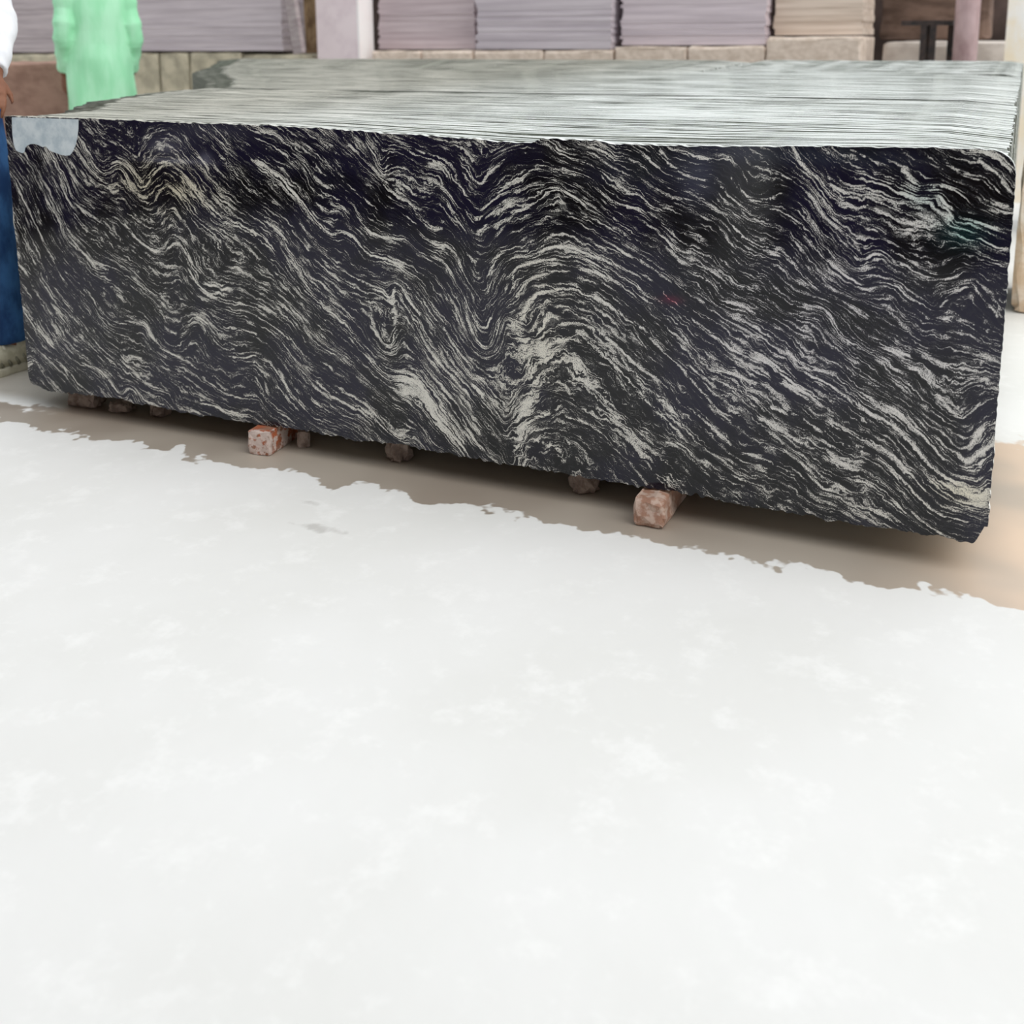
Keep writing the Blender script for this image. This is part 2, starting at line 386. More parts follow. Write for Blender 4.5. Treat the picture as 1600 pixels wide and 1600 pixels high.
def granite_face_material():
    t = NT('polished_banded_granite')
    P = t.pos(); ph = t.attr('foliation').outputs['Fac']; vein = t.attr('vein').outputs['Fac']; tone = t.attr('tone').outputs['Color']
    pale = t.attr('pale').outputs['Fac']
    # small crumples of the bands
    w = t.math('SUBTRACT', t.noise(P, 34, 2, .5), .5)
    w2 = t.math('SUBTRACT', t.noise(P, 11, 2, .5), .5)
    phw = t.math('ADD', ph, t.math('ADD', t.math('MULTIPLY', w, .013), t.math('MULTIPLY_ADD', w2, .02, t.math('MULTIPLY', t.math('SUBTRACT', t.noise(P, 75, 2, .5), .5), .0085))))
    def streak(K, k, off, detail=2, rough=.5):
        cmb = t.new('ShaderNodeCombineXYZ'); t.put(cmb.inputs[0], t.math('MULTIPLY_ADD', phw, K, off))
        sp = t.new('ShaderNodeSeparateXYZ'); t.link(P, sp.inputs[0])
        t.put(cmb.inputs[1], t.math('MULTIPLY', sp.outputs[0], k)); t.put(cmb.inputs[2], t.math('MULTIPLY', sp.outputs[2], k))
        return t.noise(cmb.outputs[0], 1, detail, rough)
    lev = t.attr('level').outputs['Fac']; l1 = t.smooth(lev, .15, .85); l2 = t.smooth(lev, 1.1, 1.9)
    def blend(a_, b_, f_): return t.math('ADD', t.math('MULTIPLY', a_, t.math('SUBTRACT', 1, f_)), t.math('MULTIPLY', b_, f_))
    a1, a2, a3 = streak(135, 6.5, 0, 1, .5), streak(250, 10, 11, 1, .5), streak(480, 14, 23, 1, .5)
    a = blend(blend(a1, a2, l1), a3, l2)                 # thin bands run along the mid level of this stretched noise
    b = blend(a2, a3, l1)                                # hair lines between them
    c = streak(170, 22, 57, 2, .6)                       # swelling and breaking of every band
    d = streak(20, 3.2, 77, 2, .5)                       # slow change of density
    g = t.noise(P, 420, 2, .6); g2 = t.noise(P, 150, 2, .6)   # crystals
    rid = lambda v: t.math('ABSOLUTE', t.math('SUBTRACT', v, .5))
    half = lambda v: t.math('SUBTRACT', v, .5)
    mod = t.math('ADD', t.math('MULTIPLY', half(c), .26), t.math('MULTIPLY', half(d), .17))
    mod = t.math('ADD', mod, t.math('MULTIPLY', pale, .034))
    mod = t.math('ADD', mod, t.math('MULTIPLY', half(g), .10))
    mod = t.math('ADD', mod, t.math('MULTIPLY', half(g2), .07))
    vb = t.math('MULTIPLY', vein, t.math('MULTIPLY_ADD', t.math('MULTIPLY', g2, t.math('ADD', c, .5)), .17, .045))
    la = t.math('SUBTRACT', t.math('ADD', t.math('ADD', mod, vb), .014), rid(a))
    lb = t.math('SUBTRACT', t.math('ADD', mod, .004), rid(b))
    f = t.math('MAXIMUM', t.smooth(la, -.012, .030), t.math('MULTIPLY', t.smooth(lb, -.012, .03), .5))
    faint = t.smooth(t.math('ADD', la, t.math('MULTIPLY', half(c), .1)), -.12, .01)
    s = t.math('ADD', t.math('MULTIPLY', la, 2.2), .5)
    dark = t.mix(t.smooth(t.noise(P, 3.1, 3, .6), .40, .58), (.003, .003, .004, 1), (.009, .008, .024, 1))
    grey = (.034, .034, .040, 1)
    base = t.mix(t.math('MULTIPLY', faint, .45), dark, grey)
    veinc = t.mix(t.smooth(t.math('ADD', t.math('MULTIPLY', g, .6), t.math('MULTIPLY', s, .5)), .48, .68), (.18, .178, .17, 1), (.88, .86, .79, 1))
    col = t.mix(t.math('MULTIPLY', f, .88), base, veinc)
    # local tints: ochre-brown fold, green patch, red speck; pale window reflections painted in as colour
    tint = t.new('ShaderNodeMix', data_type='RGBA', blend_type='MULTIPLY'); tint.inputs[0].default_value = 1
    t.link(col, tint.inputs[6]); t.link(tone, tint.inputs[7])
    add = t.new('ShaderNodeMix', data_type='RGBA', blend_type='ADD'); add.inputs[0].default_value = 1
    t.link(tint.outputs[2], add.inputs[6]); t.link(t.attr('reflect_and_tint').outputs['Color'], add.inputs[7])
    t.set(add.outputs[2], .09, .38)
    t.bump(g, .02, .0005)
    return t.m

def granite_rough_material():
    t = NT('sawn_granite_edge'); P = t.world()
    n1 = t.noise(t.scale(P, 9, 26, 26), 1, 5, .7); n2 = t.noise(t.scale(P, 38, 110, 110), 1, 3, .6); n3 = t.noise(P, 2.2, 3, .5)
    info = t.new('ShaderNodeObjectInfo')
    s = t.math('ADD', t.math('MULTIPLY', n1, .5), t.math('MULTIPLY', n2, .5))
    s = t.math('ADD', s, t.math('MULTIPLY', t.math('SUBTRACT', info.outputs['Random'], .5), .10))
    sep = t.new('ShaderNodeSeparateXYZ'); t.link(P, sep.inputs[0])  # colours pale along the length: brighter light at the right end painted in
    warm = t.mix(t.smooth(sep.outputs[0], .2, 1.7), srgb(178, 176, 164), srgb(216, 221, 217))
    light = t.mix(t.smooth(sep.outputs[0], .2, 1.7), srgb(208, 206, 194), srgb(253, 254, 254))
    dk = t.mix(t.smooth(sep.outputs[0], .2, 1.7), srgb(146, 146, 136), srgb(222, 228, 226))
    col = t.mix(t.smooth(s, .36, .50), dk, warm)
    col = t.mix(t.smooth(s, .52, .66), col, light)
    t.set(col, .5, .5); t.bump(s, .5, .004)
    return t.m

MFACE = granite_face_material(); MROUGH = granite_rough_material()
t = NT('dark_slab_face'); _n = t.noise(t.scale(t.pos(), 12, 12, 60), 1, 3, .6)
MDARK = t.set(t.mix(t.smooth(_n, .5, .65), srgb(112, 116, 108), srgb(160, 164, 154)), .6, .4)

def front_slab():
    F, LV, info, polys = build_fields()
    d = .0031; NX, NZ = int(LEN/d), int((ZT-ZB)/d)
    U, V_ = np.meshgrid(np.linspace(0, 1, NX+1), np.linspace(0, 1, NZ+1))
    X = LEN*U
    ragx = np.cumsum(rng.normal(0, 1, NX+1)); k = np.hanning(25); k /= k.sum()
    rr = lambda sc, n: np.convolve(rng.normal(0, 1, n), np.hanning(sc)/np.hanning(sc).sum()*math.sqrt(sc), 'same')
    xs = LEN*np.linspace(0, 1, NX+1)
    zt = interp(xs, TOP)+rr(9, NX+1)*.0006; zb = interp(xs, BOT)+rr(7, NX+1)*.0013+rr(31, NX+1)*.001
    R1 = .048; q = np.clip(xs-(LEN-R1), 0, R1); zt -= R1-np.sqrt(R1*R1-q*q*.999)      # rounded upper right corner
    R2 = .018; q = np.clip((LEN-.006)-xs, 0, None); c = np.clip(1-q/.022, 0, 1); zb += .045*c**1.6  # chipped lower right corner
    R3 = .03; q = np.clip(R3-xs, 0, R3); zb += (R3-np.sqrt(R3*R3-q*q*.999))*.9       # rounded lower left
    Z = zb[None]+(zt-zb)[None]*V_
    zz = np.linspace(0, 1, NZ+1); xl = rr(9, NZ+1)*.0007; xr = rr(9, NZ+1)*.0005
    X = X+xl[:,None]*(1-U)+xr[:,None]*U
    phi = bil(F, info, X, Z); lev = bil(LV, info, X, Z)
    # vein strength and the broad pale areas
    vein = np.zeros_like(X)
    for w, s, Q in polys:
        hw = max(w*.52, .0029)
        wob = np.convolve(rng.normal(0, 1, len(Q)+30), np.ones(9)/9, 'same')[15:15+len(Q)]
        for n, (qx, qz) in enumerate(Q):
            R = int(hw*2/d)+2; i = int(qx/d); u = (qz-np.interp(qx, xs, zb))/max(1e-6, np.interp(qx, xs, zt)-np.interp(qx, xs, zb)); j = int(u*NZ)
            i0, i1, j0, j1 = max(0, i-R), min(NX+1, i+R+1), max(0, j-R), min(NZ+1, j+R+1)
            if i0 >= i1 or j0 >= j1: continue
            hh = hw*(1+.35*wob[n])
            g = np.exp(-((X[j0:j1,i0:i1]-qx)**2+(Z[j0:j1,i0:i1]-qz)**2)/(hh*hh))*s
            vein[j0:j1,i0:i1] = np.maximum(vein[j0:j1,i0:i1], g)
    pale = np.zeros_like(X)
    # x, z, radius x, radius z, amount
    for (px, pz, rx, rz, am) in ((1.64,.40,.05,.16,.9),(1.62,.16,.05,.09,.8),(1.72,.33,.10,.07,.5),(1.30,.20,.13,.10,.35),(2.40,.36,.25,.12,.35),
                                 (2.57,.15,.06,.03,.9),(2.20,.33,.06,.04,.7),(.62,.68,.14,.06,.5),(2.47,.74,.06,.05,.5),(2.30,.74,.08,.05,.35),
                                 (1.75,.52,.12,.05,.4),(1.0,.50,.12,.06,.2),(.55,.45,.1,.08,.1),(1.45,.33,.10,.15,.25),(1.22,.13,.14,.07,-.2),(.2,.72,.2,.1,-.1),
                                 (.45,.80,.10,.04,-.6),(1.9,.78,.15,.05,-.3),(1.15,.72,.12,.06,-.35),(1.30,.60,.10,.05,-.4),(1.62,.66,.10,.06,-.35),
                                 (2.1,.56,.20,.06,-.15),(.3,.45,.2,.2,-.1),(2.45,.50,.12,.06,-.3),(.95,.17,.2,.06,-.15),(2.35,.16,.25,.05,-.25),(2.1,.79,.12,.04,-.5)):
        pale += am*np.exp(-((X-px)/rx)**2-((Z-pz)/rz)**2)
    tone = np.ones(X.shape+(4,)); 
    def blob(px, pz, rx, rz, col, am=1):
        g = (am*np.exp(-((X-px)/rx)**2-((Z-pz)/rz)**2))[...,None]
        tone[...,:3] = tone[...,:3]*(1-g)+np.array(col)*g
    blob(.55,.70,.18,.07,(.95,.88,.70),.8); blob(2.55,.705,.04,.03,(.55,1.15,1.1),.7); blob(2.47,.77,.04,.03,(.8,1.05,1.08),.6)
    blob(1.966,.517,.024,.011,(2.2,.3,.45),.95); blob(2.3,.5,.4,.25,(.93,.92,1.08),.6); blob(2.45,.25,.2,.1,(.98,.97,1.0),.5)
    blob(2.58,.17,.07,.03,(1.05,1.02,.9),.8); blob(1.65,.4,.1,.2,(1.02,1,.95),.7)
    reflect_and_tint = np.zeros(X.shape+(4,)); reflect_and_tint[...,3] = 1
    def add_spot(px, pz, rx, rz, col, p=2, rot=0):
        c, s_ = math.cos(rot), math.sin(rot); a = (X-px)*c+(Z-pz)*s_; b = -(X-px)*s_+(Z-pz)*c
        reflect_and_tint[...,:3] += np.exp(-np.abs(a/rx)**p-np.abs(b/rz)**p)[...,None]*np.array(col)
    add_spot(.60,.81,.09,.045,(.022,.022,.028)); add_spot(.61,.765,.10,.006,(.10,.10,.12)); add_spot(.57,.80,.05,.02,(.05,.05,.06)); add_spot(.71,.775,.02,.015,(.08,.08,.10))  # bright window openings mirrored in the polish, painted into the colour
    add_spot(1.966,.515,.020,.008,(.055,.008,.018)); add_spot(2.02,.79,.04,.07,(.035,.038,.055)); add_spot(1.9,.80,.14,.05,(.012,.014,.018)); add_spot(.74,.85,.12,.02,(.025,.025,.03)); add_spot(2.25,.84,.2,.02,(.012,.016,.022)); add_spot(2.54,.70,.05,.03,(.0,.012,.013))  # red and green stone colour, another painted window reflection, faint pale blurs
    nF = (NX+1)*(NZ+1); co = np.stack([X, np.zeros_like(X), Z], -1).reshape(-1, 3)
    idx = np.arange(nF).reshape(NZ+1, NX+1)
    quads = np.stack([idx[:-1,:-1], idx[:-1,1:], idx[1:,1:], idx[1:,:-1]], -1).reshape(-1, 4)
    loop = np.concatenate([idx[0,:-1], idx[:-1,-1], idx[-1,:0:-1], idx[:0:-1,0]])     # counter-clockwise seen from the front
    bk = co[loop].copy(); bk[:,1] = TH; nb = len(loop); bi = nF+np.arange(nb)
    sides = np.stack([loop, bi, np.roll(bi, -1), np.roll(loop, -1)], -1)
    me = bpy.data.meshes.new('granite_panel')
    faces = [tuple(q) for q in quads.tolist()]+[tuple(q) for q in sides.tolist()]+[tuple(bi[::-1].tolist())]
    me.from_pydata(np.vstack([co, bk]).tolist(), [], faces)
    mi = np.zeros(len(faces), np.int32); mi[len(quads):] = 1; me.polygons.foreach_set('material_index', mi)
    pad = lambda A: np.concatenate([A.ravel(), A.ravel()[loop]])
    for n, A_ in (('foliation', phi), ('level', lev), ('vein', vein), ('pale', pale)):
        at = me.attributes.new(n, 'FLOAT', 'POINT'); at.data.foreach_set('value', pad(A_).astype(np.float32))
    for n, A_ in (('tone', tone), ('reflect_and_tint', reflect_and_tint)):
        at = me.attributes.new(n, 'FLOAT_COLOR', 'POINT'); fl = A_.reshape(-1, 4); at.data.foreach_set('color', np.vstack([fl, fl[loop]]).astype(np.float32).ravel())
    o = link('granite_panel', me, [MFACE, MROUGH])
    tag(o, 'long polished black granite slab with wavy white veins, frontmost of the stack', 'granite slab')
    return o
slab0 = front_slab()

# whitish patch on the top left corner of the polished face
def patch(name, pts, y, mat, parent):
    bm = bmesh.new(); f = [bm.verts.new((x, y, z)) for x, z in pts]; b = [bm.verts.new((x, y+.0012, z)) for x, z in pts]
    bm.faces.new(f); bm.faces.new(b[::-1])
    for i in range(len(pts)): j = (i+1) % len(pts); bm.faces.new((f[j], f[i], b[i], b[j]))
    bmesh.ops.recalc_face_normals(bm, faces=bm.faces)
    return frombm(name, bm, [mat], parent)
top = [(.280-.01*i, .8660) for i in range(26)]
lf = [(.028,.85),(.026,.82),(.027,.79),(.034,.772),(.045,.768),(.058,.765),(.066,.769),(.070,.780),(.078,.787),(.092,.792),(.108,.793),(.124,.790),(.138,.785),(.150,.788),(.160,.779),(.172,.774),(.188,.770),(.205,.766),(.222,.764),(.238,.766),(.245,.772),(.252,.780),(.262,.795),(.270,.815),(.277,.840)]
mp = simple('whitish_tint', srgb(188, 203, 212), srgb(220, 230, 235), (22, 22, 22), .6, .1)
pt = patch('pale_patch', top+lf, -.0013, mp, slab0); tag(pt, 'whitish blue patch')

# ================================================================ THE STACKED SLABS BEHIND
def slab_mesh(L, th, seed, dip=0):
    """one slab: origin at its lower left front corner (x along its length); sawn top slightly uneven"""
    r = random.Random(seed); n = 22; bm = bmesh.new(); rows = []
    zt = 0
    for i in range(n+1):
        x = L*i/n; xx = x+(r.uniform(-.004, .004) if 0 < i < n else 0)
        zt = r.gauss(0, .0005)-dip*(.868-float(interp(x/L*2.6, DIP))); e = min(x, L-x); rd = .012
        if e < rd: zt -= rd-math.sqrt(max(0, rd*rd-(rd-e)**2))
        rows.append([bm.verts.new(p) for p in ((xx, 0, 0), (xx, 0, .8+zt), (xx, th, .8+zt+r.gauss(0, .0005)), (xx, th, 0))])
    for a, b in zip(rows, rows[1:]):
        for k, mi in ((0, 0), (1, 1), (2, 0), (3, 1)):
            f = bm.faces.new((a[k], b[k], b[(k+1) % 4], a[(k+1) % 4])); f.material_index = mi
    for e in (rows[0], rows[-1][::-1]): f = bm.faces.new(e); f.material_index = 1
    bmesh.ops.recalc_face_normals(bm, faces=bm.faces)
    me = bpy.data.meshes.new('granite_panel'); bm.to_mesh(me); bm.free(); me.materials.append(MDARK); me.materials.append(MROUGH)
    return me
TH2 = .0198
DIP = [(0,.868),(.9,.867),(1.07,.864),(1.25,.857),(1.42,.853),(1.60,.846),(1.85,.850),(2.03,.852),(2.29,.862),(2.5,.866),(2.64,.867)]
LEFT = [(0,0),(.05,-.045),(.235,-.05),(.40,-.16),(.67,-.35),(1.08,-.50),(1.30,-.48),(1.34,-.40),(1.6,-.62),(1.9,-.85),(2.3,-1.25),(2.7,-1.6),(3.2,-1.9),(3.9,-2.4),(4.4,-2.78)]
def ztop(y): return .868+.066*max(0, min(1, (y-.25)/4.1))
rs = random.Random(3)
BUNDLES = [  # y from, y to, label, group
    (.0205, 1.30, 'rough-topped granite slab packed upright directly behind the front black slab', 'slabs of the front bundle'),
    (1.335, 2.90, 'pale-edged granite slab standing in the second bundle of the stack', 'slabs of the middle bundle'),
    (2.93, 4.36, 'pale-edged granite slab standing in the rearmost bundle, left part', 'slabs of the rear left bundle')]
def add_slab(y, x0, x1, th, label, group, var):
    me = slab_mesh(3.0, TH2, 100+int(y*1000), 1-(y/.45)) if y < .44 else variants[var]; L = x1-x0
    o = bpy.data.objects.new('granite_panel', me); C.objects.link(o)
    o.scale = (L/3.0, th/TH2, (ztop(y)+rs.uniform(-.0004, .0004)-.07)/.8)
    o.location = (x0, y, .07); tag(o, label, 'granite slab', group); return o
variants = [slab_mesh(3.0, TH2, k) for k in range(9)]
for bi_, (ya, yb, lab, grp) in enumerate(BUNDLES):
    y = ya; k = 0
    while y < yb-.01:
        th = (.020 if bi_ == 0 else .0258 if bi_ == 1 else .027)
        xl = float(interp(y, LEFT))+rs.uniform(-.02, .02)*(y > .1)
        if bi_ == 0: xr = 2.614+rs.uniform(-.004, .004)
        elif bi_ == 1: xr = 2.608+rs.uniform(-.004, .004)
        else: xr = 1.14+rs.uniform(-.01, .01)
        if bi_ == 0 and k in (2, 5): dzz = -.008
        else: dzz = 0
        o = add_slab(y, xl, xr, th*.985, lab, grp, rs.randrange(9))
        if dzz: o.scale.z -= .006
        if bi_ == 0 and k < 4: o['label'] = ('second', 'third', 'fourth', 'fifth')[k]+' granite slab from the front, right behind the polished black one' if k == 0 else ('second', 'third', 'fourth', 'fifth')[k]+' granite slab from the front of the stack, only its sawn top showing'
        if bi_ == 2:
            add_slab(y, 1.17+rs.uniform(-.01, .01), 2.604+rs.uniform(-.004, .004), th*.985, 'pale-edged granite slab standing in the rearmost bundle, right part', 'slabs of the rear right bundle', rs.randrange(9))
        y += th; k += 1

# bricks and rubble under the stack
MB1 = NT('brick'); P = MB1.pos()
_c = MB1.mix(MB1.smooth(MB1.noise(P, 40, 4, .6), .42, .6), srgb(176, 98, 66), srgb(150, 112, 92))
sepz = MB1.new('ShaderNodeSeparateXYZ'); MB1.link(P, sepz.inputs[0])
_mort = MB1.math('MULTIPLY', MB1.smooth(MB1.math('MULTIPLY', sepz.outputs[1], -1), .085, .098), MB1.smooth(MB1.noise(P, 60, 4, .6), .38, .5))
_s = MB1.math('MAXIMUM', _mort, MB1.math('MULTIPLY', MB1.smooth(sepz.outputs[0], .024, .03), MB1.smooth(MB1.noise(P, 50, 3, .6), .45, .55)))
MB1.set(MB1.mix(_s, _c, srgb(214, 196, 188)), .6, .4); MB1.bump(MB1.noise(P, 70, 4, .6), .5, .004)
MB2 = simple('weathered_brick', srgb(172, 132, 112), srgb(206, 182, 168), (45, 45, 45), .45, .5, 4, .4, .6, .004)
b1 = rough_block('brick', .066, .21, .066, [MB1.m], bev=.008, jit=.0022, seed=4); b1.location = (.852, .062, 0); b1.rotation_euler.z = .12
tag(b1, 'orange-red brick with pale mortared end under the left part of the black slab', 'brick')
b2 = rough_block('brick', .070, .21, .067, [MB2], bev=.010, jit=.003, seed=9); b2.location = (1.937, .052, 0); b2.rotation_euler.z = .02
tag(b2, 'pinkish-brown weathered brick under the right part of the black slab', 'brick')
MST = simple('rubble_stone', srgb(130, 114, 106), srgb(176, 160, 150), (30, 30, 30), .8, .5, 4, .35, .65, .005)
for i, (x, y, sx, sy, sz, lab) in enumerate(((.13,.090,.10,.06,.055,'pinkish rubble stone under the left end of the black slab'), (.40,.105,.05,.05,.035,'small grey rubble stone under the slab between its left end and the orange brick'),
        (1.215,.085,.06,.05,.055,'flat brown rubble stone under the black slab midway between orange brick and centre'), (1.735,.085,.06,.05,.058,'reddish rubble stone under the black slab left of the pinkish brick'),
        (.935,.06,.025,.03,.045,'little pale stone chip right beside the orange brick'), (.27,.09,.06,.05,.03,'dark rubble stone under the left end of the black slab'))):
    o = rough_block('rubble_stone', sx, sy, sz, [MST], bev=.012 if sx > .04 else .006, jit=.006 if sx > .04 else .003, seed=20+i); o.location = (x, y, 0); o.rotation_euler.z = i*1.3; tag(o, lab, 'stone')
MBEAM = simple('bearer_timber', (.06, .045, .035, 1), (.10, .08, .06, 1), (3, 20, 20), .85, .2)
for i, (x, ya, yb) in enumerate(((.868,.19,1.29),(1.95,.18,1.29),(-.05,1.34,2.89),(.87,1.34,2.89),(2.2,1.34,2.89),(-.9,2.94,4.35),(.4,2.94,4.35),(1.6,2.94,4.35),(2.3,2.94,4.35))):
    bm = bmesh.new(); box(bm, x-.05, x+.05, ya, yb, 0, .0695); bmesh.ops.bevel(bm, geom=bm.edges[:], offset=.006, segments=1)
    o = frombm('timber_bearer', bm, [MBEAM]); tag(o, 'dark timber bearer hidden beneath the '+('front','front','middle','middle','middle','rear','rear','rear','rear')[i]+' bundle of slabs, '+('in line with the orange brick','in line with the pinkish brick','at its left end','at its centre','at its right end','at its far left end','left of its centre','right of its centre','at its right end')[i], 'timber', 'bearers under the slab stack')

# ================================================================ BACKGROUND
def tile_stack(x0, x1, y0, y1, z0, z1, c1, c2, label, seed, lay=.022, lean=0, sidec=None):
    r = random.Random(seed); root = empty('tile_bundle', ((x0+x1)/2, (y0+y1)/2, z0)); tag(root, label, 'stone bundle')
    bm = bmesh.new(); z = 0; H = z1-z0; hx = (x1-x0)/2; hy = (y1-y0)/2
    while z < H-lay*.5:
        a = r.uniform(-.012, .012); b = r.uniform(-.012, .012)
        box(bm, -hx+a+lean*z, hx+b*.5+lean*z, -hy+r.uniform(-.003, .003), hy, z, z+lay-.0003); z += lay
    m = simple('sawn_grey_stone', c1, c2, (1.2, 6, 30), .8, .15, 4, .3, .7, .004)
    frombm('tile_layers', bm, [m], root, kind='stuff')
    return root
G1, G2 = srgb(178, 169, 175), srgb(204, 195, 200)
Y0, Y1 = 5.6, 6.25
tile_stack(-7.4, -4.80, Y0, Y1, .960, 1.60, srgb(158, 148, 152), srgb(190, 180, 183), 'grey stacked stone bundle behind the green-shirted man, at the left edge', 1)
tile_stack(-4.77, -3.08, Y0-.02, Y1, .972, 1.62, G1, G2, 'grey stacked stone bundle between the green-shirted man and the pink pillar', 2)
tile_stack(-2.16, -1.30, Y0+.02, Y1, .985, 1.62, srgb(186, 170, 175), srgb(212, 198, 202), 'mauve-grey stone bundle just right of the pink pillar', 3)
tile_stack(-1.215, -.13, Y0-.12, Y1, .985, 1.62, srgb(192, 182, 190), srgb(218, 209, 215), 'grey stone bundle in the middle of the ledge', 4)
tile_stack(-.075, .965, Y0-.06, Y1, 1.012, 1.62, srgb(200, 188, 195), srgb(226, 214, 220), 'lilac-grey stone bundle on the right part of the ledge', 5)
tile_stack(1.0, 1.59, Y0+.05, Y1, 1.075, 1.62, srgb(196, 178, 162), srgb(230, 214, 200), 'beige ribbed stone bundle at the right end of the ledge', 6, lay=.045)
# thin leaning offcuts and brown board left of the pillar
def leaning(name, x, w, th, h, z0, yaw, tilt, mat, label, cat):
    bm = bmesh.new(); box(bm, -w/2, w/2, 0, th, 0, h); bmesh.ops.bevel(bm, geom=bm.edges[:], offset=.004, segments=1)
    o = frombm(name, bm, [mat]); o.location = (x, 5.55, z0); o.rotation_euler = (0, tilt, yaw); tag(o, label, cat); return o
leaning('stone_offcut', -2.955, .085, .05, .75, .955, 0, -.14, simple('offcut_grey', srgb(150, 138, 140), srgb(178, 168, 168), (5, 5, 30), .8), 'narrow grey stone offcut leaning left of the pink pillar', 'stone offcut'); bpy.data.objects['stone_offcut'].location.y = 5.2; bpy.data.objects['stone_offcut'].location.x = -2.66
leaning('wooden_board', -2.76, .125, .04, .75, .955, 0, -.02, simple('old_board', srgb(92, 70, 48), srgb(146, 122, 92), (14, 14, 6), .85), 'mottled brown wooden board standing against the pink pillar', 'board')
# pillar
pil = empty('pillar', (-2.47, 5.52, 0)); pil['kind'] = 'structure'; pil.name = 'pillar_root_1'
bm = bmesh.new(); box(bm, -.14, .25, -.12, .09, 0, 3.4); bmesh.ops.bevel(bm, geom=bm.edges[:], offset=.012, segments=2)
MPIL = simple('pink_wash_plaster', srgb(228, 212, 218), srgb(242, 228, 232), (5, 5, 5), .85)
frombm('pillar_shaft', bm, [MPIL], pil, kind='structure')
bm = bmesh.new(); box(bm, .245, .262, -.122, .092, .0, 3.4); frombm('pillar_lit_side', bm, [simple('lit_side_white', srgb(252, 246, 246), srgb(254, 252, 252), (5, 5, 5), .8)], pil, kind='structure')  # lit right side of the pillar, its brightness painted as a white face
# ledge of rough stones in front of / under the bundles, and the block wall at the left
led = empty('retaining_ledge', (0, 5.4, 0)); tag(led, 'long low ledge of rough stone blocks carrying the bundles', 'ledge')
MLED = simple('ledge_stone', srgb(214, 196, 180), srgb(238, 222, 208), (14, 14, 20), .85, .5, 5, .35, .65, .012)
for k, (xa, xb, zt) in enumerate(((-2.15,-1.7,.972),(-1.7,-1.24,.975),(-1.24,-.66,.974),(-.66,-.11,.976),(-.11,.44,1.0),(.44,.985,1.002),(.985,1.62,1.062))):
    o = rough_block('ledge_block', xb-xa-.012, .7, zt, [MLED], led, bev=.02, jit=.006, cuts=3, seed=50+k); o.location = ((xa+xb)/2, .42, 0)
led2 = empty('block_wall', (0, 5.4, 0)); tag(led2, 'low wall of yellowish grey stone blocks between the green-shirted man and the slab stack', 'wall')
for i, (xa, xb, za) in enumerate(((-7.4,-6.4,.952),(-6.4,-5.6,.95),(-5.6,-4.75,.955),(-4.75,-4.42,.962),(-4.42,-4.08,.962),(-4.08,-3.5,.965),(-3.5,-2.75,.95))):
    o = rough_block('ledge_block', xb-xa-.02, .62, za-.012, [simple('block_stone', srgb(158, 152, 134), srgb(194, 186, 164), (7, 7, 7), .85, .4)] if i == 0 else [o.data.materials[0]], led2, bev=.02, jit=.008, cuts=3, seed=70+i)
    o.location = ((xa+xb)/2, .49, 0)
# brown block in front of it
bb = rough_block('stone_block', .62, .5, .93, [simple('brown_block', srgb(140, 110, 98), srgb(166, 134, 120), (6, 6, 10), .85, .4)], bev=.03, jit=.008, cuts=3, seed=90)
bb.location = (-3.36, 3.3, 0); bb.rotation_euler.z = .35; tag(bb, 'big brown stone block left of the green-shirted man', 'stone block')
# right part: raised pale platform, iron table, pole, posts, dark shed wall
plat = rough_block('stone_block', .9, 1.2, 1.02, [simple('pale_block', srgb(208, 198, 190), srgb(232, 224, 216), (6, 6, 6), .85, .4)], bev=.03, jit=.01, cuts=3, seed=91)
plat.location = (2.12, 6.75, 0); tag(plat, 'pale rough stone block between the beige bundle and the iron trestle', 'stone block')
tr = empty('iron_trestle', (2.0, 5.7, 0)); tag(tr, 'dark iron trestle with a flat top beside the pink pole', 'trestle')
MIR = simple('dark_iron', (.03, .028, .028, 1), (.07, .05, .045, 1), (20, 20, 20), .6, .2)
bm = bmesh.new(); box(bm, -.16, .16, -.05, .3, 1.135, 1.165); bmesh.ops.bevel(bm, geom=bm.edges[:], offset=.005, segments=1); frombm('table_top', bm, [MIR], tr)
for (lx, ly) in ((-.02,-.03),(.04,-.03),(-.02,.26),(.13,.26)):
    bm = bmesh.new(); box(bm, lx-.018, lx+.018, ly-.018, ly+.018, 0, 1.136); frombm('leg', bm, [MIR], tr)
bm = bmesh.new(); bmesh.ops.create_cone(bm, segments=24, radius1=.075, radius2=.075, depth=3.4, cap_ends=True)
for v in bm.verts: v.co.z += 1.7
po = frombm('steel_pole', bm, [simple('pink_painted_steel', srgb(176, 146, 148), srgb(212, 186, 188), (5, 5, 3), .45, .1)], smooth=True); po.location = (2.245, 5.6, 0); tag(po, 'dusty pink round steel pole near the right end of the background', 'pole')
bm = bmesh.new(); box(bm, -.12, .12, 0, .2, 0, 3.4); bmesh.ops.bevel(bm, geom=bm.edges[:], offset=.02, segments=2)
po = frombm('wall_post', bm, [simple('cream_post', srgb(252, 238, 212), srgb(254, 252, 248), (5, 5, 3), .8)]); po.location = (2.60, 5.6, 0); tag(po, 'sunlit cream post at the right edge of the background', 'post')
MW = simple('dark_shed_wall', srgb(74, 62, 58), srgb(104, 88, 82), (1.5, 1.5, 1.5), .9)
bm = bmesh.new(); box(bm, -10, 2.9, 7.4, 7.6, 0, 3.4); frombm('wall_back', bm, [MW], kind='structure')
bh = rough_block('stone_block', .5, .4, .55, [simple('brown_stone_dark', srgb(96, 78, 68), srgb(128, 106, 94), (6, 6, 10), .85, .4)], bev=.03, jit=.01, cuts=2, seed=92)
bh.location = (1.98, 6.7, 1.035); bh.scale = (1.5, 1, 1); tag(bh, 'dark brown stone block resting on the pale rough block', 'stone block')
